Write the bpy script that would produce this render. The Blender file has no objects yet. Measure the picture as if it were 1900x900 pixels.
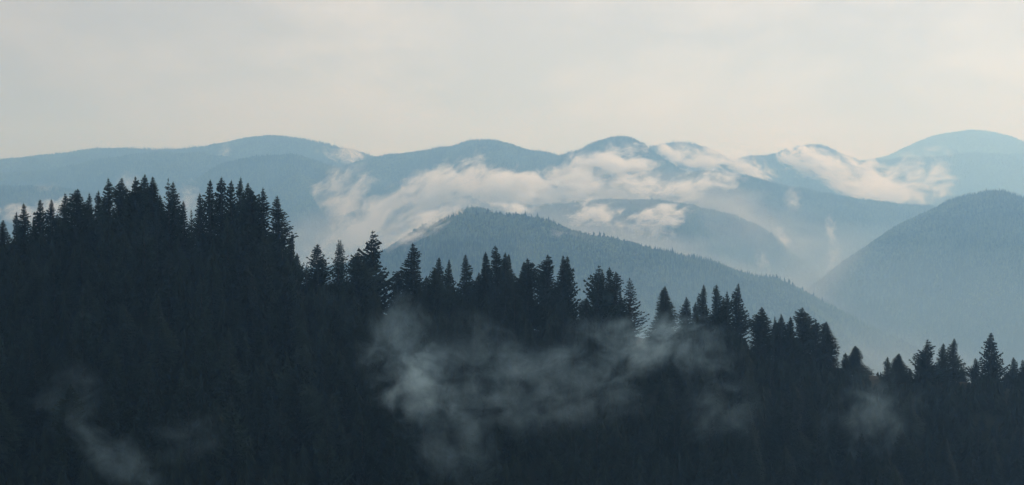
import bpy, math, random
import numpy as np
from mathutils import Vector, Matrix, Euler

scene = bpy.context.scene
COL = scene.collection
R = math.radians

# ------------------------------------------------------------------ camera
F_PX, CX, CY = 2294.0, 950.0, 450.0          # focal length and centre in photo pixels (1900 x 900)
PITCH = R(-3.0)
cam_data = bpy.data.cameras.new("camera")
cam_data.sensor_width = 36.0
cam_data.lens = F_PX / 1900.0 * 36.0
cam_data.clip_start = 0.5
cam_data.clip_end = 60000.0
cam = bpy.data.objects.new("camera", cam_data)
COL.objects.link(cam)
cam.location = (0, 0, 0)
cam.rotation_euler = (R(90) + PITCH, 0, 0)
scene.camera = cam


def at(px, py, d):
    """point at lens direction (px, py) whose distance along +Y is d"""
    r, u = (px - CX) / F_PX, (CY - py) / F_PX
    y = math.cos(PITCH) - u * math.sin(PITCH)
    z = math.sin(PITCH) + u * math.cos(PITCH)
    k = d / y
    return Vector((r * k, d, z * k))


def proj(x, y, z):
    f = y * math.cos(PITCH) + z * math.sin(PITCH)
    u = -y * math.sin(PITCH) + z * math.cos(PITCH)
    return CX + F_PX * x / f, CY - F_PX * u / f


# ------------------------------------------------------------------ render set-up, sky, sun
scene.view_settings.view_transform = 'Standard'
scene.view_settings.look = 'None'
scene.view_settings.exposure = 0.0
scene.view_settings.gamma = 1.0
cy = scene.cycles
cy.max_bounces = 24
cy.diffuse_bounces = 1
cy.volume_bounces = 16
cy.volume_step_rate = 1.0
cy.volume_max_steps = 256
cy.use_adaptive_sampling = True
cy.adaptive_threshold = 0.02

SUN_AZ, SUN_EL = R(38), R(26)                # azimuth to the right of the view axis
sun_dir = Vector((math.sin(SUN_AZ) * math.cos(SUN_EL), math.cos(SUN_AZ) * math.cos(SUN_EL), math.sin(SUN_EL)))
sd = bpy.data.lights.new("sun", 'SUN')
sd.energy = 2.2
sd.angle = R(14)
sd.color = (1.0, 0.93, 0.85)
sun = bpy.data.objects.new("sun", sd)
COL.objects.link(sun)
sun.rotation_euler = (-sun_dir).to_track_quat('-Z', 'Y').to_euler()
sun.location = sun_dir * 3000

world = bpy.data.worlds.new("World")
scene.world = world
world.use_nodes = True
nt = world.node_tree
nt.nodes.clear()


def N(nt, typ, **kw):
    n = nt.nodes.new(typ)
    for k, v in kw.items():
        if k.startswith('i_'):
            key = k[2:]
            n.inputs[int(key) if key.isdigit() else key.replace('_', ' ')].default_value = v
        else:
            setattr(n, k, v)
    return n


def mathn(nt, op, a, b=None, c=None, clamp=False):
    n = nt.nodes.new('ShaderNodeMath')
    n.operation = op
    n.use_clamp = clamp
    for i, v in enumerate((a, b, c)):
        if v is None:
            continue
        if hasattr(v, 'is_linked'):
            nt.links.new(v, n.inputs[i])
        else:
            n.inputs[i].default_value = v
    return n.outputs[0]


sky = N(nt, 'ShaderNodeTexSky', sky_type='NISHITA', sun_disc=False)
sky.sun_elevation = SUN_EL
sky.sun_rotation = SUN_AZ
sky.dust_density = 3.0
sky.altitude = 900
tc = N(nt, 'ShaderNodeTexCoord')
dirn = tc.outputs['Generated']
# thin overcast veil: brighter and warmer towards the hidden sun
dot = N(nt, 'ShaderNodeVectorMath', operation='DOT_PRODUCT')
nt.links.new(dirn, dot.inputs[0])
dot.inputs[1].default_value = sun_dir
glow = N(nt, 'ShaderNodeValToRGB')
SKYCOL = [(0.0, (0.50, 0.57, 0.62)), (0.45, (0.53, 0.60, 0.65)), (0.72, (0.51, 0.50, 0.475)),
          (0.88, (0.735, 0.725, 0.69)), (1.0, (0.76, 0.75, 0.72))]
el = glow.color_ramp.elements
el[0].position, el[0].color = SKYCOL[0][0], (*SKYCOL[0][1], 1)
el[1].position, el[1].color = SKYCOL[-1][0], (*SKYCOL[-1][1], 1)
for p_, c_ in SKYCOL[1:-1]:
    e_ = el.new(p_)
    e_.color = (*c_, 1)
nt.links.new(mathn(nt, 'MULTIPLY_ADD', dot.outputs['Value'], 0.5, 0.5), glow.inputs[0])
# soft cloud relief in the veil, flattened towards the horizon
mp = N(nt, 'ShaderNodeMapping')
mp.inputs['Scale'].default_value = (1.0, 1.0, 2.6)
mp.inputs['Location'].default_value = (1.3, 0.2, 0.45)
nt.links.new(dirn, mp.inputs[0])
cl = N(nt, 'ShaderNodeTexNoise', i_Scale=8.0, i_Detail=8.0, i_Roughness=0.56, i_Distortion=0.35)
nt.links.new(mp.outputs[0], cl.inputs['Vector'])
cr = N(nt, 'ShaderNodeValToRGB')
cr.color_ramp.elements[0].position = 0.40
cr.color_ramp.elements[0].color = (0.905, 0.92, 0.935, 1)
cr.color_ramp.elements[1].position = 0.66
cr.color_ramp.elements[1].color = (1.12, 1.10, 1.07, 1)
nt.links.new(cl.outputs[0], cr.inputs[0])
veil = N(nt, 'ShaderNodeMix', data_type='RGBA', blend_type='MULTIPLY')
veil.inputs['Factor'].default_value = 1.0
nt.links.new(glow.outputs[0], veil.inputs[6])
nt.links.new(cr.outputs[0], veil.inputs[7])
sepz = N(nt, 'ShaderNodeSeparateXYZ')
nt.links.new(dirn, sepz.inputs[0])
hz_ = N(nt, 'ShaderNodeMapRange')
hz_.inputs['From Min'].default_value = 0.03
hz_.inputs['From Max'].default_value = 0.14
nt.links.new(sepz.outputs['Z'], hz_.inputs['Value'])
low = N(nt, 'ShaderNodeMix', data_type='RGBA')
low.inputs[6].default_value = (0.93, 1.0, 1.02, 1)
low.inputs[7].default_value = (1, 1, 1, 1)
nt.links.new(hz_.outputs[0], low.inputs['Factor'])
veil2 = N(nt, 'ShaderNodeMix', data_type='RGBA', blend_type='MULTIPLY')
veil2.inputs['Factor'].default_value = 1.0
nt.links.new(veil.outputs[2], veil2.inputs[6])
nt.links.new(low.outputs[2], veil2.inputs[7])
veil = veil2
up = N(nt, 'ShaderNodeVectorMath', operation='SCALE')
up.inputs['Scale'].default_value = 10.0
nt.links.new(veil.outputs[2], up.inputs[0])
mixs = N(nt, 'ShaderNodeMix', data_type='RGBA')
# the veil thins overhead and lets more of the blue through
sep = N(nt, 'ShaderNodeSeparateXYZ')
nt.links.new(dirn, sep.inputs[0])
mr = N(nt, 'ShaderNodeMapRange', interpolation_type='SMOOTHSTEP')
mr.inputs['From Min'].default_value = 0.12
mr.inputs['From Max'].default_value = 0.9
mr.inputs['To Min'].default_value = 0.95
mr.inputs['To Max'].default_value = 0.78
nt.links.new(sep.outputs['Z'], mr.inputs['Value'])
nt.links.new(mr.outputs[0], mixs.inputs['Factor'])
nt.links.new(sky.outputs[0], mixs.inputs[6])
nt.links.new(up.outputs[0], mixs.inputs[7])
bg = N(nt, 'ShaderNodeBackground')
bg.inputs['Strength'].default_value = 0.10
nt.links.new(mixs.outputs[2], bg.inputs['Color'])
wo = N(nt, 'ShaderNodeOutputWorld')
nt.links.new(bg.outputs[0], wo.inputs['Surface'])

# air
HAZE_DENSITY = 0.000225
HAZE_COLOR = (0.315, 0.61, 1.0)
HAZE_ANISO = 0.35

rng = np.random.RandomState(11)
rnd = random.Random(7)


# ------------------------------------------------------------------ helpers
def tag(o, label=None, cat=None, group=None, kind=None):
    if label:
        o['label'] = label
    if cat:
        o['category'] = cat
    if group:
        o['group'] = group
    if kind:
        o['kind'] = kind
    return o


def mesh_from(name, verts, faces, mat, smooth=False):
    me = bpy.data.meshes.new(name)
    me.from_pydata([tuple(v) for v in verts], [], faces)
    if mat:
        me.materials.append(mat)
    if smooth:
        me.polygons.foreach_set('use_smooth', [True] * len(me.polygons))
    me.update()
    return me


def grid_mesh(name, X, Y, Z, mat):
    """X, Y, Z arrays of shape (n, m)"""
    n, m = X.shape
    co = np.stack([X, Y, Z], -1).reshape(-1, 3)
    i, j = np.meshgrid(np.arange(n - 1), np.arange(m - 1), indexing='ij')
    a = (i * m + j).ravel()
    q = np.stack([a, a + m, a + m + 1, a + 1], -1)
    me = bpy.data.meshes.new(name)
    me.vertices.add(len(co))
    me.vertices.foreach_set('co', co.ravel())
    me.loops.add(q.size)
    me.loops.foreach_set('vertex_index', q.ravel())
    me.polygons.add(len(q))
    me.polygons.foreach_set('loop_start', np.arange(0, q.size, 4))
    me.polygons.foreach_set('loop_total', np.full(len(q), 4))
    me.polygons.foreach_set('use_smooth', np.ones(len(q), bool))
    me.materials.append(mat)
    me.update()
    me.validate()
    return me


_lat = np.random.RandomState(3).rand(256, 256)


def vnoise(x, y):
    xi, yi = np.floor(x).astype(int), np.floor(y).astype(int)
    fx, fy = x - xi, y - yi
    fx, fy = fx * fx * (3 - 2 * fx), fy * fy * (3 - 2 * fy)
    g = lambda a, b: _lat[a % 256, b % 256]
    return (g(xi, yi) * (1 - fx) + g(xi + 1, yi) * fx) * (1 - fy) + (g(xi, yi + 1) * (1 - fx) + g(xi + 1, yi + 1) * fx) * fy


def fbm(x, y, oct=4):
    s, a, t = 0, 1.0, 0
    for k in range(oct):
        s = s + a * (vnoise(x * 2 ** k + 17.3 * k, y * 2 ** k + 5.1 * k) - 0.5)
        t += a
        a *= 0.5
    return s / t * 2


# ------------------------------------------------------------------ materials
def principled(name, c0, c1, scale, rough=0.9, detail=5.0, bump=0.0, coord='Object', rand=0.0):
    m = bpy.data.materials.new(name)
    m.use_nodes = True
    t = m.node_tree
    b = t.nodes['Principled BSDF']
    b.inputs['Roughness'].default_value = rough
    b.inputs['Specular IOR Level'].default_value = 0.15
    tcn = N(t, 'ShaderNodeTexCoord')
    nz = N(t, 'ShaderNodeTexNoise', i_Scale=scale, i_Detail=detail, i_Roughness=0.6)
    if coord == 'Position':
        tcn = N(t, 'ShaderNodeNewGeometry')
    t.links.new(tcn.outputs[coord], nz.inputs['Vector'])
    rp = N(t, 'ShaderNodeValToRGB')
    rp.color_ramp.elements[0].position, rp.color_ramp.elements[0].color = 0.34, (*c0, 1)
    rp.color_ramp.elements[1].position, rp.color_ramp.elements[1].color = 0.66, (*c1, 1)
    out = rp.outputs[0]
    if rand:
        oi = N(t, 'ShaderNodeObjectInfo')
        f = mathn(t, 'MULTIPLY_ADD', oi.outputs['Random'], rand, -rand / 2)
        t.links.new(mathn(t, 'ADD', nz.outputs[0], f), rp.inputs[0])
    else:
        t.links.new(nz.outputs[0], rp.inputs[0])
    t.links.new(out, b.inputs['Base Color'])
    if bump:
        bp = N(t, 'ShaderNodeBump', i_Strength=bump)
        t.links.new(nz.outputs[0], bp.inputs['Height'])
        t.links.new(bp.outputs[0], b.inputs['Normal'])
    return m


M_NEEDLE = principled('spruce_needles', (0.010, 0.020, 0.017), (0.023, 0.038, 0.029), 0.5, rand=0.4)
M_BRUSH_SHADED = principled('spruce_needles_baked_shade', (0.006, 0.012, 0.010), (0.015, 0.025, 0.018), 0.35)  # needle colour darkened to carry the self-shadowing the flat cones lack
M_BARK = principled('spruce_bark', (0.026, 0.022, 0.018), (0.06, 0.05, 0.042), 3.0, bump=0.5)
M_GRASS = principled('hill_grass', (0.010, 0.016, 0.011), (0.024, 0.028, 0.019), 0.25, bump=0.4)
M_FLOOR = principled('valley_floor', (0.03, 0.045, 0.025), (0.07, 0.085, 0.045), 0.004)
M_FOREST = principled('forest_floor', (0.028, 0.042, 0.022), (0.062, 0.078, 0.040), 0.006)
M_CANOPY = principled('forest_canopy', (0.018, 0.034, 0.020), (0.13, 0.16, 0.065), 0.0055, rand=0.35, coord='Position')


# ------------------------------------------------------------------ mountains
def far_d(d):
    return 3400 + (d - 3400) * 0.86 if 3400 < d <= 8500 else (7786 + (d - 8500) * 1.2856 if 8500 < d < 11100 else d)


def mountain(name, prof, D, base=-720.0, slope=0.5, tree=15.0, spacing=1.0, seed=0, meander=0.04, label=None, forest=True,
             spur=0.75):
    """ridge whose crest follows the profile (photo px) at about distance D, a full two-sided landform"""
    D = far_d(D)
    s = D / F_PX
    px = np.array([p[0] for p in prof], float)
    py = np.array([p[1] for p in prof], float)
    n = int((px[-1] - px[0]) / 5) + 1
    u = np.linspace(px[0], px[-1], n)
    v = np.interp(u, px, py)
    ker = np.hanning(9); ker /= ker.sum()
    v = np.convolve(np.pad(v, 4, mode='edge'), ker, mode='valid')
    v = v + fbm(u / 30.0 + seed * 9.1, u * 0 + seed, 4) * (1.2 if D > 5500 else 2.4)
    cx, cyy, cz = np.zeros(n), np.zeros(n), np.zeros(n)
    for i in range(n):
        d = D * (1 + meander * math.sin(u[i] / 210.0 + seed * 1.7))
        p = at(u[i], v[i], d)
        cx[i], cyy[i], cz[i] = p.x, p.y, p.z - tree * 0.9
    m = 64
    tt = np.linspace(-1, 1, 2 * m + 1)
    tt = np.sign(tt) * np.abs(tt) ** 1.5
    W = (cz - base) / slope
    X = np.repeat(cx[:, None], 2 * m + 1, 1)
    H = (cz - base)[:, None]
    T = np.repeat(tt[None, :], n, 0)
    off = T * W[:, None]
    Yw = cyy[:, None] + off
    a = np.abs(T)
    e = 0.05
    fall = (np.sqrt(a * a + e * e) - e) / (math.sqrt(1 + e * e) - e)
    w = np.minimum(a * 5, 1) * (1 - a * 0.5)
    ns = fbm(X / (420 * s) * 2.2 + seed * 3.3, Yw / (900 * s) * 2.0 + seed, 5)
    rid = 1 - 2 * np.abs(fbm(X / (380 * s) + seed * 5.7, Yw / (2600 * s) + 3 * seed, 4))
    drop = fall - w * spur * (0.6 * ns + 0.45 * (rid - 0.75))
    soft = 0.5 * fall
    drop = soft + 0.5 * ((drop - soft) + np.sqrt((drop - soft) ** 2 + (0.12 * fall) ** 2))   # spurs never top the crest
    Z = cz[:, None] - H * drop
    me = grid_mesh(name, X, Yw, Z, M_FOREST)
    o = bpy.data.objects.new(name, me)
    COL.objects.link(o)
    tag(o, label, kind='structure')
    if forest:
        # wooded cover: front face and a strip behind the crest, inside what can be seen
        sp = spacing * 2.05 * s * (3400.0 / max(D, 3400.0)) ** 0.25
        sp = max(sp, 5.0)
        pts = []
        cellx = np.abs(np.diff(cx))
        k0 = int(np.searchsorted(tt, -0.62)); k1 = int(np.searchsorted(tt, 0.06))
        for i in range(n - 1):
            if u[i] < -260 or u[i] > 2160:
                continue
            for k in range(k0, k1):
                area = cellx[i] * abs(off[i, k + 1] - off[i, k])
                q = proj(X[i, k], Yw[i, k], Z[i, k])
                if q[1] > 760:
                    continue
                near_crest = abs(tt[k]) < 0.05
                c = area / (sp * sp) * (1.6 if near_crest else 1.0)
                c = int(c) + (rng.rand() < c - int(c))
                for _ in range(c):
                    a_, b_ = rng.rand(), rng.rand()
                    z = (Z[i, k] * (1 - a_) + Z[i + 1, k] * a_) * (1 - b_) + (Z[i, k + 1] * (1 - a_) + Z[i + 1, k + 1] * a_) * b_
                    y = (Yw[i, k] * (1 - a_) + Yw[i + 1, k] * a_) * (1 - b_) + (Yw[i, k + 1] * (1 - a_) + Yw[i + 1, k + 1] * a_) * b_
                    pts.append((X[i, k] + cellx[i] * a_, y, z - 1.0))
        forest_stuff(np.array(pts), tree, sp, label)
    return o, (u, cx, cyy, cz)


def forest_stuff(P, tree, sp, label):
    n = len(P)
    me = bpy.data.meshes.new('forest')
    me.vertices.add(n)
    me.vertices.foreach_set('co', P.ravel())
    h = tree * (0.45 + 0.85 * rng.rand(n) ** 1.8) * (1 + 0.55 * fbm(P[:, 0] / 70.0, P[:, 1] / 70.0, 3))
    h = np.where(rng.rand(n) < 0.04, h * 1.3, h)
    wd = np.maximum(sp * 0.85, 3.6) * (0.7 + 0.6 * rng.rand(n)) * (1 + 0.5 * fbm(P[:, 0] / 45.0, P[:, 1] / 45.0, 2))
    conif = (fbm(P[:, 0] / 220.0, P[:, 1] / 220.0, 3) + 0.5 * rng.rand(n)) > 0.12
    wd = np.where(conif, wd * 0.8, wd * 1.15)
    h = np.where(conif, h * 1.1, h * 0.8)
    at_s = me.attributes.new('tree_scale', 'FLOAT_VECTOR', 'POINT')
    at_s.data.foreach_set('vector', np.stack([wd, wd, h], -1).ravel())
    at_k = me.attributes.new('tree_kind', 'INT', 'POINT')
    at_k.data.foreach_set('value', conif.astype(np.int32))
    o = bpy.data.objects.new('forest', me)
    COL.objects.link(o)
    tag(o, 'distant wood covering the ' + (label or 'mountain ridge'), 'forest', kind='stuff')
    md = o.modifiers.new('forest', 'NODES')
    md.node_group = forest_group()


_fg = []


def forest_group():
    if _fg:
        return _fg[0]
    g = bpy.data.node_groups.new('forest_trees', 'GeometryNodeTree')
    g.interface.new_socket('Geometry', in_out='INPUT', socket_type='NodeSocketGeometry')
    g.interface.new_socket('Geometry', in_out='OUTPUT', socket_type='NodeSocketGeometry')
    gi, go = g.nodes.new('NodeGroupInput'), g.nodes.new('NodeGroupOutput')
    cone = g.nodes.new('GeometryNodeMeshCone')
    cone.inputs['Vertices'].default_value = 6
    cone.inputs['Radius Bottom'].default_value = 0.5
    cone.inputs['Depth'].default_value = 1.0
    ball = g.nodes.new('GeometryNodeMeshIcoSphere')
    ball.inputs['Radius'].default_value = 0.5
    ball.inputs['Subdivisions'].default_value = 1
    tb = g.nodes.new('GeometryNodeTransform')
    tb.inputs['Translation'].default_value = (0, 0, 0.5)
    g.links.new(ball.outputs['Mesh'], tb.inputs['Geometry'])
    mats = []
    for src in (tb.outputs[0], cone.outputs['Mesh']):
        sm = g.nodes.new('GeometryNodeSetMaterial')
        sm.inputs['Material'].default_value = M_CANOPY
        g.links.new(src, sm.inputs['Geometry'])
        mats.append(sm.outputs[0])
    g2i = g.nodes.new('GeometryNodeGeometryToInstance')
    g.links.new(mats[1], g2i.inputs[0])
    g.links.new(mats[0], g2i.inputs[0])
    iop = g.nodes.new('GeometryNodeInstanceOnPoints')
    m2p = g.nodes.new('GeometryNodeMeshToPoints')
    g.links.new(gi.outputs[0], m2p.inputs['Mesh'])
    g.links.new(m2p.outputs[0], iop.inputs['Points'])
    g.links.new(g2i.outputs[0], iop.inputs['Instance'])
    iop.inputs['Pick Instance'].default_value = True
    na = g.nodes.new('GeometryNodeInputNamedAttribute'); na.data_type = 'FLOAT_VECTOR'
    na.inputs['Name'].default_value = 'tree_scale'
    g.links.new(na.outputs[0], iop.inputs['Scale'])
    nk = g.nodes.new('GeometryNodeInputNamedAttribute'); nk.data_type = 'INT'
    nk.inputs['Name'].default_value = 'tree_kind'
    g.links.new(nk.outputs[0], iop.inputs['Instance Index'])
    g.links.new(iop.outputs[0], go.inputs[0])
    _fg.append(g)
    return g


MOUNTAINS = [
    # name, distance, profile, options
    ('mountain', 11000, [(900, 420), (1300, 330), (1540, 300), (1600, 296), (1640, 290), (1670, 276), (1700, 262), (1730, 251), (1760, 244), (1810, 239), (1860, 246), (1900, 261),
                         (1960, 285), (2100, 310), (2500, 360)], dict(seed=1, tree=16, spacing=1.5, label='pale domed mountain at the far right')),
    ('mountain_ridge', 9600, [(1300, 380), (1480, 320), (1560, 300), (1640, 293), (1740, 286), (1800, 281), (1850, 283), (1920, 285), (2100, 300), (2500, 340)],
     dict(seed=2, tree=16, spacing=1.5, label='low pale ridge under the far domed mountain')),
    ('mountain_ridge', 8300, [(1180, 420), (1300, 315), (1380, 290), (1430, 284), (1470, 271), (1505, 265), (1540, 271), (1575, 289), (1640, 312), (1760, 360), (1900, 440)],
     dict(seed=3, tree=15, spacing=1.4, label='small peaked hill rising out of the right hand cloud')),
    ('mountain_ridge', 7700, [(-500, 330), (-200, 305), (0, 293), (60, 289), (130, 280), (190, 271), (250, 272), (300, 274), (350, 272), (400, 266), (450, 255), (500, 249), (550, 253),
                              (600, 262), (660, 277), (705, 291), (800, 330), (950, 420)], dict(seed=4, tree=16, spacing=1.3, label='long ridge on the left skyline')),
    ('mountain_ridge', 7300, [(1000, 420), (1100, 340), (1180, 285), (1210, 267), (1245, 259), (1280, 262), (1320, 272), (1355, 292), (1420, 325), (1500, 370), (1600, 450)],
     dict(seed=5, tree=15, spacing=1.3, label='rounded hill right of the dark central peak')),
    ('mountain_ridge', 7000, [(-500, 350), (-200, 325), (0, 319), (100, 312), (180, 292), (230, 285), (300, 283), (370, 282), (420, 287), (500, 310), (620, 380), (700, 450)],
     dict(seed=6, tree=14, spacing=1.3, label='second fold of the left ridge')),
    ('mountain_ridge', 6700, [(400, 440), (480, 380), (560, 332), (620, 312), (660, 300), (700, 290), (760, 280), (830, 271), (875, 260), (905, 258), (935, 262), (980, 277),
                              (1030, 284), (1080, 296), (1150, 330), (1250, 400), (1330, 450)], dict(seed=7, tree=16, spacing=1.25, label='broad central mountain above the cloud bank')),
    ('mountain_ridge', 6350, [(900, 400), (980, 320), (1030, 287), (1070, 279), (1105, 261), (1140, 249), (1170, 251), (1197, 266), (1228, 292), (1290, 325), (1400, 380), (1480, 440)],
     dict(seed=8, tree=16, spacing=1.2, label='dark steep peak right of centre')),
    ('mountain_ridge', 6100, [(180, 470), (280, 390), (350, 340), (400, 307), (440, 293), (500, 284), (545, 282), (580, 292), (640, 315), (720, 370), (800, 450)],
     dict(seed=9, tree=14, spacing=1.2, label='blue rounded hill behind the left spruces')),
    ('mountain_ridge', 5600, [(-500, 330), (-200, 340), (0, 346), (60, 344), (130, 346), (180, 362), (300, 420), (420, 500)],
     dict(seed=10, tree=14, spacing=1.2, label='low blue spur at the left edge')),
    ('mountain_ridge', 5900, [(980, 420), (1080, 360), (1180, 328), (1240, 320), (1290, 316), (1340, 318), (1400, 329), (1450, 342), (1500, 350), (1560, 361), (1620, 371), (1680, 378),
                              (1720, 381), (1780, 386), (1900, 400), (2100, 430), (2500, 480)], dict(seed=11, tree=15, spacing=1.1, spur=0.3, label='broad wooded ridge behind the right hand hill')),
    ('mountain_ridge', 4700, [(800, 480), (900, 420), (1000, 382), (1060, 374), (1140, 367), (1200, 369), (1260, 377), (1310, 384), (1350, 392), (1400, 412), (1440, 438), (1500, 490), (1600, 600)],
     dict(seed=12, tree=15, spacing=1.05, label='middle blue ridge below the cloud bank')),
    ('mountain', 4100, [(1320, 640), (1400, 600), (1480, 553), (1550, 497), (1620, 449), (1680, 410), (1740, 385), (1790, 360), (1840, 350), (1870, 357), (1900, 371), (1980, 420), (2100, 470), (2500, 560)],
     dict(seed=13, tree=15, spacing=1.0, label='large wooded hill at the right edge')),
    ('mountain_ridge', 3300, [(560, 570), (660, 500), (740, 440), (780, 418), (820, 400), (855, 388), (886, 379), (908, 387), (935, 408), (1000, 450), (1100, 530)],
     dict(seed=14, tree=11, spacing=1.0, label='wooded knob just behind the nearest blue ridge')),
    ('mountain_ridge', 3000, [(200, 620), (400, 545), (560, 500), (640, 485), (700, 466), (740, 456), (780, 428), (820, 405), (860, 394), (900, 391), (950, 394), (1000, 400), (1035, 412),
                              (1060, 426), (1120, 436), (1200, 454), (1280, 471), (1350, 492), (1400, 512), (1440, 512), (1475, 528), (1520, 551), (1600, 592), (1700, 642), (1800, 690), (2000, 760), (2200, 800)],
     dict(seed=15, tree=12, spacing=1.0, label='nearest blue ridge falling to the right')),
]
CREST = None
for nm, D, prof, kw in MOUNTAINS:
    _, CREST = mountain(nm, prof, D, **kw)

# ------------------------------------------------------------------ valley floor and near hillside
xs = np.concatenate([np.linspace(-14500, -3000, 12), np.linspace(-2700, 2700, 19), np.linspace(3000, 14500, 12)])
ys = np.concatenate([np.linspace(-4000, 1000, 12), np.linspace(1400, 14500, 34)])
XX, YY = np.meshgrid(xs, ys, indexing='ij')
ZZ = -705 + 22 * fbm(XX / 900, YY / 900, 4)
tag(bpy.data.objects.new('ground', grid_mesh('ground', XX, YY, ZZ, M_FLOOR)), kind='structure')
COL.objects.link(bpy.data.objects['ground'])

CREST_PX = [(-600, 500), (-200, 490), (0, 492), (300, 492), (500, 500), (560, 535), (640, 570), (715, 585), (800, 592), (900, 606), (990, 612), (1075, 612), (1200, 629), (1300, 645), (1395, 668),
            (1440, 684), (1560, 700), (1625, 698), (1700, 712), (1790, 708), (1900, 724), (2100, 745), (2600, 800)]


def crest_d(px):
    return 272 + 55 * min(max(px / 1900.0, -0.4), 1.5)


_cp = [at(p[0], p[1], crest_d(p[0])) for p in CREST_PX]
_cX = np.array([p.x for p in _cp]); _cY = np.array([p.y for p in _cp]); _cZ = np.array([p.z for p in _cp])


def hill_z(x, y):
    x = np.asarray(x, float); y = np.asarray(y, float)
    yc = np.interp(x, _cX, _cY); zc = np.interp(x, _cX, _cZ)
    d = y - yc
    side = np.maximum(0, np.abs(x - 20) - 330) * 0.35
    sm = lambda q, e=5.0: np.sqrt(q * q + e * e) - e
    hill = zc - np.where(d < 0, 0.72, 0.58) * sm(d) - side
    r = np.sqrt((x * 0.7) ** 2 + (y - np.minimum(0, np.maximum(y, -60))) ** 2)
    knoll = -1.7 - 0.52 * sm(r, 3.0)
    return np.maximum(hill, knoll) + 0.7 * fbm(x / 9, y / 9, 4) * np.minimum(1, np.abs(y) / 40)


gx = np.unique(np.concatenate([np.linspace(-1500, -260, 40), np.linspace(-250, 250, 168), np.linspace(260, 1500, 40)]))
gy = np.unique(np.concatenate([np.linspace(-1400, -60, 40), np.linspace(-57, 150, 60), np.linspace(153, 420, 110), np.linspace(430, 1700, 50)]))
XX, YY = np.meshgrid(gx, gy, indexing='ij')
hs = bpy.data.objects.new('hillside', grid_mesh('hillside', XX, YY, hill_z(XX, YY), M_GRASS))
COL.objects.link(hs)
tag(hs, kind='structure')


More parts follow.
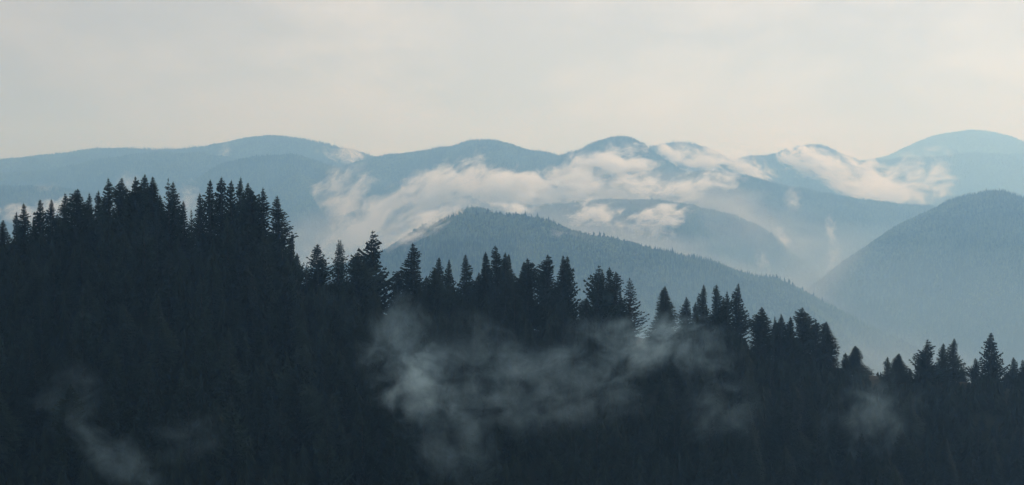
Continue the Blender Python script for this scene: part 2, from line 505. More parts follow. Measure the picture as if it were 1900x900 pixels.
# ------------------------------------------------------------------ conifers
def crown(style, seed):
    """unit conifer: height 1 (base z=0, tip z=1), half-width about 1 at its widest; returns a mesh"""
    r = random.Random(seed)
    V, Fc = [], []

    def tri(a, b, c):
        k = len(V)
        V.extend((a, b, c)); Fc.append((k, k + 1, k + 2))

    P = dict(
        spruce=dict(n=60, per=(8, 11), prof=lambda t: t ** 0.76, droop=0.10, up=0.05, jit=0.30, gap=0.05, start=0.02, tw=0.30),
        bough=dict(n=38, per=(8, 10), prof=lambda t: t ** 0.78, droop=0.02, up=0.18, jit=0.30, gap=0.06, start=0.03, tw=0.36),
        spire=dict(n=58, per=(8, 10), prof=lambda t: 0.17 * min(1, t * 10) + 0.83 * t ** 0.9, droop=0.12, up=0.05, jit=0.30, gap=0.10, start=0.02, tw=0.34),
        dense=dict(n=64, per=(9, 11), prof=lambda t: min(1, 1.05 * t ** 0.72), droop=-0.10, up=0.02, jit=0.10, gap=0.0, start=0.01, tw=0.30),
        round=dict(n=54, per=(9, 11), prof=lambda t: (1 - (1 - min(1, t * 1.5)) ** 1.7) ** 0.85, droop=0.06, up=0.06, jit=0.26, gap=0.02, start=0.0, tw=0.36),
        sparse=dict(n=40, per=(6, 8), prof=lambda t: t ** 0.74, droop=0.10, up=0.10, jit=0.33, gap=0.12, start=0.02, tw=0.26),
    )[style]
    asp = 5.2                      # height in units of half-width, for slopes of the fronds
    lean = (r.uniform(-.03, .03), r.uniform(-.03, .03))
    lobes = [(r.uniform(0, 6.28), r.uniform(.06, .27)) for _ in range(3)]
    n = P['n']
    for i in range(n):
        t = P['start'] + (1 - P['start']) * ((i + r.uniform(-.3, .3)) / n)
        t = min(max(t, 0.004), 0.97)
        z0 = 1 - t
        lvl = r.uniform(1 - P['jit'] * 0.7, 1 + P['jit'] * 0.5)
        cnt = r.randint(*P['per'])
        if i % 2 and style not in ('dense',):
            lvl *= 0.70 if style in ('bough', 'sparse') else 0.78
        a0 = r.uniform(0, 6.28)
        for k in range(cnt):
            if r.random() < P['gap']:
                continue
            a = a0 + 6.283 * k / cnt + r.uniform(-.3, .3)
            L = P['prof'](t) * lvl * r.uniform(1 - P['jit'], 1 + P['jit'] * 0.35)
            for (la, lm) in lobes:
                L *= 1 + lm * math.sin(a + la + t * 9)
            L = max(L, 0.03)
            ca, sa = math.cos(a), math.sin(a)
            seg = max(2, int(L * 8))
            zj = z0 + r.uniform(-.006, .006)
            w0 = P['tw'] * (0.35 + 0.65 * min(1, L)) * 0.74
            pts = []
            for q in range(seg + 1):
                s = q / seg
                rr = L * s
                dz = (-P['droop'] * s * 1.5 + (P['up'] + P['droop']) * s * s * 1.6) * L / asp * 2.6
                pts.append((rr, zj + dz))
            for q in range(seg):
                (r0, h0), (r1, h1) = pts[q], pts[q + 1]
                s = (q + 0.5) / seg
                w = w0 * (1 - 0.75 * s) * r.uniform(.7, 1.25)
                mid = (r0 + r1) / 2
                for sd_ in (-1, 1):
                    tipr = r1 + w * 0.45
                    hang = -abs(r.gauss(0, 0.5)) * w / asp * 1.4
                    A = (r0 * ca, r0 * sa, h0)
                    B = (r1 * ca, r1 * sa, h1)
                    C = (tipr * ca - sd_ * w * sa, tipr * sa + sd_ * w * ca, (h0 + h1) / 2 + hang)
                    tri(A, B, C)
                # hanging tassel
                w2 = w * r.uniform(.5, 1.1)
                tri((r0 * ca, r0 * sa, h0), (r1 * ca, r1 * sa, h1),
                    (mid * ca + r.uniform(-.3, .3) * w2 * sa, mid * sa + r.uniform(-.3, .3) * w2 * ca, (h0 + h1) / 2 - w2 / asp * 1.5))
            (r1, h1) = pts[-1]
            tl = w0 * 0.5
            tri(((r1 - .01) * ca - .02 * sa, (r1 - .01) * sa + .02 * ca, h1), ((r1 - .01) * ca + .02 * sa, (r1 - .01) * sa - .02 * ca, h1),
                ((r1 + tl) * ca, (r1 + tl) * sa, h1 + P['up'] * tl / asp * 2))
    # leader
    for k in range(3):
        a = k * 2.1
        tri((.035 * math.cos(a), .035 * math.sin(a), .965), (.035 * math.cos(a + 2), .035 * math.sin(a + 2), .965), (0, 0, 1.012))
    V = [(x + lean[0] * z, y + lean[1] * z, z) for x, y, z in V]
    return mesh_from('crown', V, Fc, M_NEEDLE)


def trunk_mesh(seed):
    r = random.Random(seed)
    V, Fc = [], []
    rings = 7
    for i in range(rings):
        t = i / (rings - 1)
        rad = 0.105 * (1 - t) ** 0.9 + 0.006
        if i == 0:
            rad *= 1.35
        for k in range(7):
            a = k * 6.283 / 7
            rr = rad * r.uniform(.92, 1.08)
            V.append((rr * math.cos(a), rr * math.sin(a), -0.04 + t * 1.02))
    for i in range(rings - 1):
        for k in range(7):
            Fc.append((i * 7 + k, i * 7 + (k + 1) % 7, (i + 1) * 7 + (k + 1) % 7, (i + 1) * 7 + k))
    # bare snags low on the stem
    for q in range(10):
        z = r.uniform(.05, .5)
        a = r.uniform(0, 6.283)
        L = r.uniform(.2, .5)
        ca, sa = math.cos(a), math.sin(a)
        k = len(V)
        V += [(.05 * ca - .015 * sa, .05 * sa + .015 * ca, z), (.05 * ca + .015 * sa, .05 * sa - .015 * ca, z), (.05 * ca, .05 * sa, z + .006), (L * ca, L * sa, z - .012)]
        Fc += [(k, k + 1, k + 3), (k + 1, k + 2, k + 3), (k + 2, k, k + 3)]
    return mesh_from('trunk', V, Fc, M_BARK)


CROWNS = {s: [crown(s, 100 * i + j) for j in range(4)] for i, s in enumerate(('spruce', 'bough', 'spire', 'dense', 'round', 'sparse'))}
TRUNKS = [trunk_mesh(j) for j in range(3)]


def tree(x, y, tipz, hw, style, label, group=None, k=None, name='spruce_tree'):
    z = float(hill_z(x, y)) - 0.15
    h = tipz - z
    root = bpy.data.objects.new(name, None)
    root.empty_display_size = 1
    root.location = (x, y, z)
    root.rotation_euler = (0, 0, rnd.uniform(0, 6.28))
    COL.objects.link(root)
    tag(root, label, 'tree', group)
    k = rnd.randrange(4) if k is None else k
    c = bpy.data.objects.new('crown', CROWNS[style][k]); COL.objects.link(c); c.parent = root
    if group and group.startswith(('trees on the skyline', 'skyline')):
        hw *= {'spruce': 1.32, 'bough': 1.34, 'spire': 1.3, 'sparse': 1.25, 'dense': 1.14, 'round': 1.22}[style] if x < 38 else 1.10
        root.rotation_euler[0], root.rotation_euler[1] = rnd.gauss(0, .012), rnd.gauss(0, .012)
    c.scale = (hw, hw, h * 0.97); c.location = (0, 0, h * 0.03)
    t = bpy.data.objects.new('trunk', TRUNKS[k % 3]); COL.objects.link(t); t.parent = root
    tw = max(1.6, h * 0.13)
    t.scale = (tw, tw, h * 0.95)
    return root


# skyline trees: tip px, tip py, half-width px at the foot, style, label
T = [
    (4, 408, 26, 'spruce', 'spruce cut by the left edge of the picture'),
    (31, 393, 16, 'spruce', 'thin spruce tight against the left side of a taller one near the left edge'),
    (43, 377, 26, 'spruce', 'second tall spruce in from the left edge'),
    (61, 403, 14, 'spruce', 'short spruce top low between two taller spruces near the left edge'),
    (73, 370, 25, 'bough', 'open-branched spruce with ragged tiers, third tall top from the left edge'),
    (94, 370, 24, 'spruce', 'pointed spruce just left of the low dark gap near the left edge'),
    (108, 397, 20, 'round', 'low blunt tree filling the first gap of the left group'),
    (123, 358, 24, 'spruce', 'spruce leaning on the broad round tree in the left group'),
    (145, 351, 32, 'round', 'broad blunt-topped tree, first wide crown of the left group'),
    (165, 358, 20, 'spruce', 'narrow spruce right of the first broad blunt tree on the left'),
    (182, 353, 16, 'spire', 'thin ragged spire between the broad blunt tree and the tallest left trees'),
    (191, 365, 17, 'dense', 'lower rounded top touching the thin ragged spire on the left'),
    (203, 330, 24, 'spire', 'tall slim spire, first of the highest tops of the left group'),
    (224, 331, 28, 'round', 'tall blunt spruce right of the slim spire on the left hill'),
    (252, 328, 28, 'round', 'tall tree with a forked ragged tip in the highest left cluster'),
    (267, 324, 26, 'round', 'highest treetop of the left hill, blunt and dark'),
    (281, 328, 34, 'dense', 'dense tree right of the highest treetop, sloping down on its right'),
    (297, 362, 26, 'dense', 'lower crown on the right shoulder of the highest left cluster'),
    (313, 331, 26, 'sparse', 'tall spruce with gappy branches sticking out to the left'),
    (320, 337, 28, 'spruce', 'dense spruce merged with the gappy one before the deep notch'),
    (338, 373, 26, 'spruce', 'shorter spruce on the left rim of the deep notch in the left group'),
    (356, 388, 14, 'sparse', 'thin see-through spruce standing in the deep notch of the left group'),
    (369, 358, 18, 'spire', 'narrow spruce on the right rim of the deep notch'),
    (389, 333, 28, 'spruce', 'first tall pointed spruce right of the deep notch'),
    (409, 328, 26, 'spire', 'highest spire of the group right of the deep notch'),
    (427, 334, 24, 'spire', 'slim spire between the two highest tops right of the notch'),
    (446, 329, 26, 'spruce', 'tall spruce with a thick tip, middle of the group right of the notch'),
    (459, 340, 26, 'round', 'ragged blunt top just right of the thick-tipped tall spruce'),
    (466, 352, 26, 'round', 'lower rounded crown sloping away from the ragged blunt top'),
    (484, 348, 28, 'spruce', 'pointed spruce, last but one at the right end of the left group'),
    (513, 363, 34, 'spruce', 'big spruce with long side boughs at the right end of the left group'),
    (540, 430, 16, 'bough', 'small spruce hugging the right foot of the big long-boughed spruce'),
    (553, 469, 16, 'spruce', 'small pointed spruce below the right end of the left group'),
    (569, 487, 9, 'sparse', 'tiny thin spruce in the gap right of the left group'),
    (589, 453, 30, 'bough', 'bushy spruce, first full tree right of the left group'),
    (627, 445, 24, 'sparse', 'see-through spruce, left one of two fused thin tops'),
    (634, 446, 28, 'sparse', 'see-through spruce, right one of two fused thin tops'),
    (664, 468, 28, 'round', 'round bushy tree crowding the left side of the tallest middle spruce'),
    (689, 428, 38, 'bough', 'tallest middle spruce with separate upswept boughs'),
    (738, 504, 24, 'spruce', 'half-height spruce on the left flank of a neat pointed spruce'),
    (766, 451, 36, 'spruce', 'neat pointed spruce standing alone right of the tallest middle one'),
    (791, 512, 18, 'round', 'low blunt top right of the neat pointed spruce'),
    (806, 497, 22, 'round', 'blunt shoulder tree left of the three small middle spires'),
    (813, 477, 24, 'spruce', 'first of three small spires left of centre'),
    (834, 481, 18, 'spruce', 'thin middle one of three small spires left of centre'),
    (860, 472, 28, 'spruce', 'widest and rightmost of three small spires left of centre'),
    (887, 506, 18, 'round', 'low soft crown left of the smooth pale conical tree'),
    (901, 467, 26, 'dense', 'smooth conical tree just left of the thin spire at the centre'),
    (923, 455, 24, 'spire', 'thin spire, highest top at the centre of the picture'),
    (937, 468, 24, 'dense', 'dense crown close right of the thin centre spire'),
    (944, 472, 28, 'dense', 'dense crown falling away right of the centre spire'),
    (971, 486, 20, 'round', 'small side top left of a blunt tree right of centre'),
    (979, 480, 24, 'round', 'blunt narrow tree alone between the centre cluster and its right neighbours'),
    (1012, 473, 28, 'round', 'broad ragged tree with openings along its left side'),
    (1042, 474, 28, 'spruce', 'tall dark tree with a stubby tip, left one of a close pair'),
    (1050, 475, 28, 'bough', 'open ragged tree, right one of a close pair'),
    (1088, 553, 22, 'round', 'short bushy tree left of the misty pointed spruce'),
    (1109, 492, 32, 'bough', 'wide pointed spruce rising out of the mist right of the bushy short tree'),
    (1117, 502, 24, 'spruce', 'shoulder top fused to the wide pointed spruce in the mist'),
    (1131, 495, 20, 'spire', 'thin spire, left one of two beside the wide misty spruce'),
    (1142, 504, 26, 'spire', 'thin spire, right one of two beside the wide misty spruce'),
    (1153, 545, 16, 'sparse', 'low gappy tree under the two thin misty spires'),
    (1170, 516, 32, 'sparse', 'see-through pointed spruce on the left of the open misty gap'),
    (1231, 531, 34, 'dense', 'neat dense cone standing right of the open misty gap'),
    (1273, 551, 26, 'spruce', 'shorter spruce right of the neat dense cone'),
    (1290, 560, 18, 'spruce', 'low spruce shoulder left of the misty spire row'),
    (1304, 528, 28, 'spruce', 'pointed spruce, first tall one after the neat dense cone'),
    (1328, 527, 22, 'spire', 'slim ragged spire between two fuller spruces above the mist'),
    (1343, 552, 18, 'round', 'low bump right of the slim ragged spire'),
    (1350, 540, 22, 'spruce', 'middle-height spruce left of the big gappy-sided spruce'),
    (1368, 526, 32, 'spruce', 'big spruce with a gappy right side, last tall one before the drop'),
    (1412, 570, 28, 'round', 'loose soft tree in the dip right of the big gappy-sided spruce'),
    (1437, 587, 16, 'spruce', 'small spruce right of the loose soft tree'),
    (1450, 583, 18, 'round', 'small fluffy rounded top left of the big domed tree'),
    (1469, 588, 18, 'round', 'little crown tucked against the left side of the big domed tree'),
    (1491, 571, 34, 'round', 'big domed dark tree, highest of the right-hand clump'),
    (1515, 595, 18, 'spire', 'slender tip between the big domed tree and the rounded cone'),
    (1532, 597, 34, 'dense', 'rounded dark cone at the right end of the clump'),
    (1568, 654, 14, 'spire', 'small thin spruce between the rounded cone and the smooth lone cone'),
    (1587, 642, 26, 'dense', 'smooth lone cone left of the bare grassy saddle'),
    (1609, 685, 8, 'spruce', 'tiny sapling on the left edge of the bare grassy saddle'),
    (1628, 691, 3.5, 'spire', 'tiny lone sapling on the bare grassy saddle'),
    (1648, 662, 18, 'spruce', 'small spruce, first one right of the bare grassy saddle'),
    (1659, 671, 14, 'spruce', 'shortest of three small spruces right of the saddle'),
    (1668, 656, 24, 'dense', 'tallest of three small spruces right of the saddle'),
    (1688, 683, 12, 'spruce', 'very small spruce tip left of the broad two-tiered spruce'),
    (1706, 663, 20, 'bough', 'lower left shoulder of the broad spruce right of the saddle'),
    (1719, 630, 30, 'bough', 'broad ragged spruce, first tall one right of the saddle'),
    (1750, 637, 22, 'spruce', 'left one of two close pointed spruces toward the right edge'),
    (1769, 628, 26, 'spruce', 'right and taller one of two close pointed spruces toward the right edge'),
    (1785, 684, 18, 'bough', 'low spruce at the right foot of two close pointed spruces'),
    (1811, 665, 18, 'bough', 'small spruce at the left side of the tall open-boughed spruce near the right edge'),
    (1840, 617, 32, 'bough', 'tall open-boughed spruce, highest near the right edge'),
    (1880, 663, 20, 'spruce', 'small pointed spruce right of the tall open-boughed one'),
    (1870, 692, 14, 'round', 'low tuft between the last two spruces at the right edge'),
    (1898, 668, 22, 'bough', 'spruce cut by the right edge of the picture'),
]
T.sort()
for i, (px, py, hw, st, lab) in enumerate(T):
    d = crest_d(px) + rnd.uniform(-7, 7)
    p = at(px, py, d)
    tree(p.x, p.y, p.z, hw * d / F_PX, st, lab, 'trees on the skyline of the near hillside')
for px, py, hw, st in [(-40, 380, 28, 'spruce'), (-85, 360, 30, 'round'), (-140, 372, 28, 'spruce'), (1935, 655, 26, 'spruce'), (1975, 640, 30, 'bough'), (2030, 660, 28, 'spruce'), (2075, 675, 26, 'round'), (2120, 665, 28, 'spruce'), (2180, 690, 26, 'bough')]:
    d = crest_d(px)
    p = at(px, py, d)
    tree(p.x, p.y, p.z, hw * d / F_PX, st, 'conifer of the near skyline just past the side of the picture', 'skyline conifers past the sides of the picture')

# the solid dark mass under the skyline: tips of the inner trees stay below this line
S = [(-400, 430), (-200, 420), (0, 445), (30, 440), (100, 415), (130, 400), (200, 392), (240, 372), (300, 378), (335, 430), (345, 470), (390, 470), (400, 385), (460, 372), (500, 405), (530, 455), (560, 530), (600, 520),
     (640, 512), (690, 508), (712, 585), (740, 545), (765, 525), (800, 530), (860, 525), (905, 520), (950, 512), (975, 560), (995, 618), (1020, 560), (1045, 540), (1072, 618), (1100, 560), (1160, 570), (1185, 640), (1210, 640),
     (1240, 605), (1290, 596), (1340, 590), (1375, 610), (1400, 648), (1440, 655), (1490, 640), (1530, 668), (1600, 682), (1640, 715), (1700, 700), (1760, 695), (1795, 705), (1840, 690), (1900, 715), (2100, 720), (2500, 745)]
Sx = [s[0] for s in S]; Sy = [s[1] for s in S]


def zone(px, tipy, gap):
    where = ('left of the deep notch' if px < 350 else 'right of the deep notch' if px < 560 else
             'around the rising mist column' if px < 850 else 'under the centre spire group' if px < 1085 else
             'under the open misty gap' if px < 1300 else 'under the big domed tree clump' if px < 1590 else
             'under the bare saddle' if px < 1700 else 'under the last tall spruces at the right')
    up_ = 'high' if gap < 70 else 'midway down' if gap < 170 else 'low'
    return 'dark conifer %s on the near slope %s' % (up_, where), 'dark trees %s on the near slope %s' % (up_, where)


cnt = 0
rows = 7
for rI in range(rows):
    px = -30.0 + rnd.uniform(0, 30)
    while px < 1930:
        dd = crest_d(px) - 2 - rI * 8.0 + rnd.uniform(-3, 3)
        step = (44 if rI < 3 else 74) * rnd.uniform(.8, 1.2)
        x = (px - CX) / F_PX * dd
        zg = float(hill_z(x, dd))
        gy_ = proj(x, dd, zg)[1]
        lim = float(np.interp(px, Sx, Sy)) + 8 + rI * rnd.uniform(4, 26)
        h = rnd.uniform(13, 22)
        tipy = max(gy_ - h * F_PX / dd, lim)
        if tipy < 905 and gy_ - tipy > 34 and cnt < 235:
            p = at(px, tipy, dd)
            st = rnd.choice(['spruce', 'spruce', 'dense', 'round', 'bough'])
            hh = p.z - zg
            hwm = min(max(hh * rnd.uniform(.19, .26), 1.8), 4.2)
            tree(p.x, p.y, p.z, hwm, st, *zone(px, tipy, tipy - float(np.interp(px, Sx, Sy))))
            cnt += 1
        px += step
print('inner trees', cnt)

# young growth between the trees: thousands of small conifers nobody could count
UV, UF = [], []
for q in range(5000):
    px = rnd.uniform(-300, 2400)
    back = rnd.uniform(-9, 74) if q % 4 else rnd.uniform(-10, 14)
    dd = crest_d(px) - back
    saddle = 1606 < px < 1640 and back < 4
    x = (px - CX) / F_PX * dd
    zg = float(hill_z(x, dd))
    h = rnd.uniform(4.0, 10) if not saddle else rnd.uniform(0.5, 1.3)
    lim = float(np.interp(px, Sx, Sy)) + 6
    hx = (proj(x, dd, zg)[1] - lim) * dd / F_PX
    if (hx < 0.8 and not saddle) or proj(x, dd, zg + h)[1] > 930:
        continue
    h = min(h, hx) if not saddle else h
    w = h * rnd.uniform(.24, .36)
    lay = 5
    for L in range(lay):
        zt = zg + h * (0.06 + 0.94 * (L + 1.35) / (lay + .35))
        zb = zg + h * 0.9 * L / lay
        rr = w * (1 - L / (lay + 0.4)) ** 0.8
        m_ = 6
        a0 = rnd.uniform(0, 6.28)
        k0 = len(UV)
        UV.append((x, dd, min(zt, zg + h)))
        for j in range(2 * m_):
            a = a0 + math.pi * j / m_
            f_ = rnd.uniform(.85, 1.25) if j % 2 == 0 else rnd.uniform(.45, .7)
            UV.append((x + rr * f_ * math.cos(a), dd + rr * f_ * math.sin(a), zb + (0 if j % 2 == 0 else h * .07) + rnd.uniform(-.03, .03) * h))
        for j in range(2 * m_):
            UF.append((k0, k0 + 1 + j, k0 + 1 + (j + 1) % (2 * m_)))
ug = bpy.data.objects.new('undergrowth', mesh_from('undergrowth', UV, UF, M_BRUSH_SHADED))
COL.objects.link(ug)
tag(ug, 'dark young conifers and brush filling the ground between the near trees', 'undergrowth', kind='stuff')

# single conifers that stand out along the crest of the nearest blue ridge
u_, cx_, cy_, cz_ = CREST
lowV = CROWNS['spruce'][0]
ridge_px = [842, 868, 884, 905, 921, 940, 958, 975, 986, 997, 1008, 1018, 1027, 1036, 1092, 1101, 1112, 1120, 1127, 1134, 1146, 1158, 1171, 1190, 1216, 1226, 1247, 1287, 1318,
            1421, 1428, 1434, 1440, 1447, 1455, 1463, 1470, 1488, 1509, 1525]
for px in ridge_px:
    i = int(np.argmin(np.abs(u_ - px)))
    h = rnd.uniform(13, 21) if not 1415 < px < 1475 else rnd.uniform(17, 24)
    o = bpy.data.objects.new('ridge_conifer', CROWNS[rnd.choice(['spruce', 'round', 'dense'])][rnd.randrange(4)])
    o.location = (cx_[i] + (px - u_[i]) * 1.31, cy_[i] - 4, cz_[i] - 2)
    o.scale = (h * .19, h * .19, h)
    COL.objects.link(o)
    part_ = 'rounded top' if px < 1050 else 'upper right shoulder' if px < 1200 else 'long falling crest' if px < 1400 else 'dark tuft low on the crest' if px < 1475 else 'far right end'
    tag(o, 'hazy blue conifer on the nearest blue ridge, at its ' + part_, 'tree', 'conifers on the nearest blue ridge, ' + part_)


# ------------------------------------------------------------------ haze and mist
def volume_material(name, density, color, aniso):
    m = bpy.data.materials.new(name)
    m.use_nodes = True
    t = m.node_tree
    t.nodes.clear()
    out = N(t, 'ShaderNodeOutputMaterial')
    pv = N(t, 'ShaderNodeVolumePrincipled')
    pv.inputs['Color'].default_value = (*color, 1)
    pv.inputs['Absorption Color'].default_value = (1, 1, 1, 1)
    pv.inputs['Anisotropy'].default_value = aniso
    pv.inputs['Density'].default_value = density
    t.links.new(pv.outputs[0], out.inputs['Volume'])
    return m, t, pv


def box(name, lo, hi, mat):
    V = [(x, y, z) for x in (lo[0], hi[0]) for y in (lo[1], hi[1]) for z in (lo[2], hi[2])]
    Fc = [(0, 1, 3, 2), (4, 6, 7, 5), (0, 4, 5, 1), (2, 3, 7, 6), (0, 2, 6, 4), (1, 5, 7, 3)]
    o = bpy.data.objects.new(name, mesh_from(name, V, Fc, mat))
    COL.objects.link(o)
    return o


mh, _, _ = volume_material('haze_air', HAZE_DENSITY, HAZE_COLOR, HAZE_ANISO)
tag(box('haze', (-15000, -4500, -1100), (15000, 14600, 600), mh), 'thin blue haze filling the air over the whole valley', 'haze', kind='stuff')
mv, _, _ = volume_material('valley_mist_air', 0.00015, (0.55, 0.80, 1.0), HAZE_ANISO)
tag(box('valley_mist', (-9000, 1300, -690), (9000, 9500, -190), mv), 'thin pale mist lying in the valleys between the blue ridges', 'mist', kind='stuff')

SPH = None


def ico():
    global SPH
    import bmesh
    bm = bmesh.new()
    bmesh.ops.create_icosphere(bm, subdivisions=2, radius=1.0)
    V = [tuple(v.co) for v in bm.verts]; Fc = [tuple(v.index for v in f.verts) for f in bm.faces]
    bm.free()
    return V, Fc


SV, SF = ico()


def mist(px, py, D, wpx, hpx, rot, tau, label, depth=None, size=None, thr=0.50, gain=3.6, aniso=0.55, color=(1, 1, 1), stretch=1.6, detail=4.0, fray=0.0):
    """ellipsoidal bank of drifting mist: tau is its rough optical depth through the middle"""
    D = far_d(D)
    s = D / F_PX
    a, c = wpx * s, hpx * s
    b = depth if depth else (a + c) * 0.5
    m, t, pv = volume_material('mist_air', 0, color, aniso)
    m.cycles.volume_step_rate = 0.6
    tcn = N(t, 'ShaderNodeTexCoord')
    ln = N(t, 'ShaderNodeVectorMath', operation='LENGTH')
    t.links.new(tcn.outputs['Object'], ln.inputs[0])
    r2 = mathn(t, 'MULTIPLY', ln.outputs['Value'], ln.outputs['Value'])
    fall = mathn(t, 'SUBTRACT', 1.0, r2, clamp=True)
    size = size or 0.9 * c
    mp = N(t, 'ShaderNodeMapping')
    mp.vector_type = 'TEXTURE'
    mp.inputs['Scale'].default_value = (size * stretch, size * stretch, size)
    mp.inputs['Rotation'].default_value = (0, -R(rot), 0)
    geo = N(t, 'ShaderNodeNewGeometry')
    t.links.new(geo.outputs['Position'], mp.inputs[0])
    nz = N(t, 'ShaderNodeTexNoise', i_Scale=1.0, i_Detail=detail, i_Roughness=0.62, i_Distortion=0.7)
    t.links.new(mp.outputs[0], nz.inputs['Vector'])
    # noise threshold rises towards the rim, so that the edge frays into wisps
    e = mathn(t, 'SUBTRACT', nz.outputs[0], mathn(t, 'MULTIPLY_ADD', r2, 0.24, thr - 0.08))
    e = mathn(t, 'MULTIPLY', e, gain, clamp=True)
    if fray:
        # fine torn strands
        n2 = N(t, 'ShaderNodeTexNoise', i_Scale=3.1, i_Detail=3.0, i_Roughness=0.6, i_Distortion=1.2)
        t.links.new(mp.outputs[0], n2.inputs['Vector'])
        e = mathn(t, 'MULTIPLY', e, mathn(t, 'MULTIPLY_ADD', n2.outputs[0], 4.2 * fray, 1 - 2.15 * fray, clamp=False))
        e = mathn(t, 'MAXIMUM', e, 0.0)
    e = mathn(t, 'MULTIPLY', e, mathn(t, 'POWER', fall, 0.7))
    dens = mathn(t, 'MULTIPLY', e, tau / b * 2.2)
    t.links.new(dens, pv.inputs['Density'])
    o = bpy.data.objects.new('mist', mesh_from('mist', [(x * 1.03, y * 1.03, z * 1.03) for x, y, z in SV], SF, m))
    o.location = at(px, py, D)
    o.scale = (a, b, c)
    o.rotation_euler = (0, -R(rot), 0)
    COL.objects.link(o)
    tag(o, label, 'mist', kind='stuff')
    return o


BANK = 'white mist bank lying across the flank of the central mountain'
FAR = [
    (630, 370, 5500, 85, 62, 30, 1.0, 'white mist curl at the left end of the cloud bank'),
    (700, 405, 5300, 150, 46, 30, 0.75, BANK),
    (650, 440, 5000, 150, 34, 30, 0.85, 'slanting white mist streak above the first middle spruces'),
    (820, 350, 5600, 110, 50, 25, 2.0, BANK),
    (930, 358, 5600, 150, 46, 5, 2.4, BANK),
    (1050, 352, 5600, 140, 44, 3, 2.2, BANK),
    (1140, 314, 5900, 85, 50, 5, 2.6, 'brightest puff of mist below the dark steep peak'),
    (1060, 318, 5900, 80, 30, 20, 1.4, BANK),
    (870, 310, 6100, 60, 22, 25, 0.9, BANK),
    (780, 425, 4300, 90, 34, 20, 1.2, 'mist trailing over the left flank of the nearest ridge'),
    (820, 400, 3150, 60, 18, 22, 0.7, 'thin mist wisp over the wooded knob'),
    (945, 385, 3160, 60, 14, -4, 1.0, 'mist slipping between the wooded knob and the nearest ridge crest'),
    (775, 436, 2820, 80, 20, 27, 0.5, 'ragged mist across the left flank of the nearest ridge'),
    (1290, 292, 7050, 90, 30, -10, 1.8, 'mist puff on the rounded hill right of the dark peak'),
    (1390, 312, 6800, 70, 26, -30, 1.2, 'thin mist falling right of the rounded hill'),
    (1500, 305, 7900, 80, 38, -22, 2.8, 'bright mist filling the saddle under the small peaked hill'),
    (1580, 325, 7600, 120, 42, -18, 1.8, 'long mist bank right of the small peaked hill'),
    (1700, 335, 7000, 90, 55, 10, 1.0, 'faint ragged mist under the far dome'),
    (1640, 360, 6600, 110, 34, -8, 0.9, 'low mist sinking behind the broad wooded ridge'),
    (1100, 402, 4450, 62, 34, 10, 1.5, 'mist patch on the left flank of the middle blue ridge'),
    (1220, 404, 4450, 72, 26, 12, 1.5, 'mist streak lying on the middle blue ridge'),
    (1190, 432, 4350, 80, 24, -5, 0.8, 'faint lower mist on the middle blue ridge'),
    (1200, 345, 5150, 70, 30, -5, 1.0, 'mist closing the cloud bank at the broad wooded ridge'),
    (1270, 352, 5000, 60, 36, 25, 0.8, 'pale mist smear at the left end of the broad wooded ridge'),
    (1340, 335, 5000, 50, 22, 0, 0.7, 'pale mist wisp on the crest of the broad wooded ridge'),
    (1471, 370, 5000, 20, 26, 10, 0.6, 'small upright mist puff on the broad wooded ridge'),
    (1541, 425, 4800, 12, 28, 5, 0.7, 'tiny upright mist puff in the valley right of centre'),
    (1452, 442, 4500, 14, 34, 30, 0.6, 'thin slanting wisp at the foot of the middle blue ridge'),
    (1415, 485, 4300, 18, 26, 20, 0.4, 'faint wisp low in the valley right of centre'),
    (1547, 475, 4500, 16, 38, -10, 0.4, 'faint upright wisp at the foot of the large right hill'),
    (645, 288, 7150, 65, 20, -12, 1.0, 'pale mist veil on the right end of the left ridge'),
    (415, 285, 7200, 14, 24, -20, 0.5, 'tiny mist wisp on the left ridge'),
    (348, 375, 5300, 26, 40, -15, 1.0, 'mist rising in the notch between the left spruces'),
    (240, 345, 5300, 30, 26, 10, 0.7, 'mist glimpsed between the tallest left treetops'),
    (85, 352, 5300, 30, 14, 0, 0.6, 'small mist strip on the low blue spur'),
    (30, 415, 5000, 90, 36, 10, 1.4, 'pale mist behind the spruces at the left edge'),
    (100, 385, 5000, 50, 22, 20, 0.8, 'mist rising behind the second and third left spruces'),
    (1072, 452, 2850, 40, 36, -10, 0.16, 'thin mist spilling over the crest of the nearest ridge'),
    (1030, 432, 2850, 50, 16, -12, 0.16, 'small mist wisp along the crest of the nearest ridge'),
]
for f in FAR:
    big = f[3] >= 50
    mist(f[0], f[1], f[2], f[3] * 1.2, f[4] * 1.35, f[5], f[6] * (4.4 if big else 1.2), f[7], size=(27 if f[3] > 80 else 17 if big else 9) * f[2] / F_PX, stretch=1.9 if big else 1.1,
         thr=0.50 if big else 0.47, gain=2.6, detail=6.0, fray=1.0)
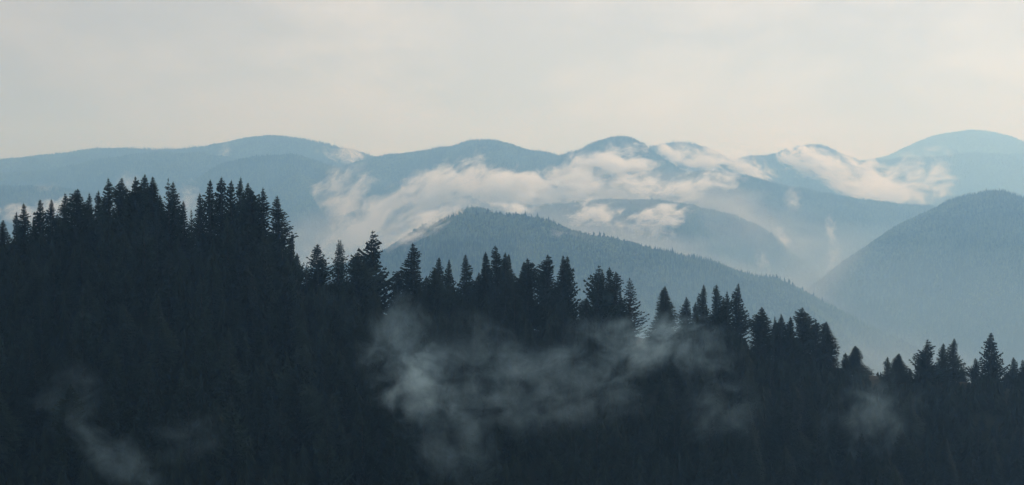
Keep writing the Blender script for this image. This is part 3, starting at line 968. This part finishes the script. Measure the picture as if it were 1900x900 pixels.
# soft valley mist that pales the slopes behind each nearer crest
for f in [(1330, 560, 3650, 560, 120, -22, 0.8, 'soft pale mist filling the valley behind the nearest blue ridge'),
          (1260, 400, 5000, 360, 90, -8, 0.8, 'soft pale mist filling the valley behind the middle blue ridge'),
          (640, 480, 4600, 380, 110, 10, 0.7, 'soft pale mist in the valley right of the left spruces'),
          (200, 420, 5000, 420, 70, 0, 0.3, 'soft pale mist in the valley behind the left spruces'),
          (1500, 520, 3600, 150, 90, 40, 0.22, 'soft pale mist at the left foot of the large right hill'),
          (1750, 720, 2600, 420, 110, -10, 0.2, 'soft pale mist at the foot of the large right hill')]:
    mist(*f[:7], f[7], thr=0.36, gain=1.5, stretch=2.5, detail=3.0)
NEAR = [
    (765, 705, 232, 80, 75, 0, 0.60, 'brightest smoke-like mist puff before the dark slope'),
    (745, 630, 236, 85, 70, 60, 0.30, 'rising column of mist above the brightest puff'),
    (900, 670, 240, 130, 80, -20, 0.18, 'thin mist veil right of the rising column'),
    (1050, 715, 243, 170, 105, 12, 0.24, 'broad thin mist drifting at the middle of the slope'),
    (1190, 642, 262, 115, 56, 25, 0.42, 'bright mist streak rising to the open gap'),
    (1290, 650, 268, 90, 60, 0, 0.16, 'grey mist before the row of spruces right of the gap'),
    (1130, 610, 262, 80, 30, 0, 0.22, 'mist edge below the wide pointed spruce'),
    (830, 825, 222, 110, 66, -30, 0.30, 'low mist tail under the brightest puff'),
    (890, 760, 226, 130, 60, 0, 0.27, 'thin mist between the bright puff and the broad mist'),
    (1340, 760, 262, 90, 70, 0, 0.13, 'faint mist low on the slope right of centre'),
    (1610, 770, 285, 110, 80, 30, 0.16, 'faint mist below the bare grassy saddle'),
    (125, 745, 227, 75, 55, 48, 0.34, 'ragged mist wisp low on the left slope'),
    (215, 850, 216, 125, 42, -42, 0.40, 'mist tail reaching the bottom edge on the left'),
    (350, 810, 220, 90, 50, 10, 0.10, 'faint second wisp low on the left slope'),
]
for f in NEAR:
    mist(f[0], f[1], f[2], f[3] * 1.3, f[4] * 1.35, f[5], f[6] * 1.35, f[7], color=(0.50, 0.78, 1.0), thr=0.47, gain=2.4, size=5.0, depth=10.0, stretch=1.25, detail=6.0, fray=0.55)
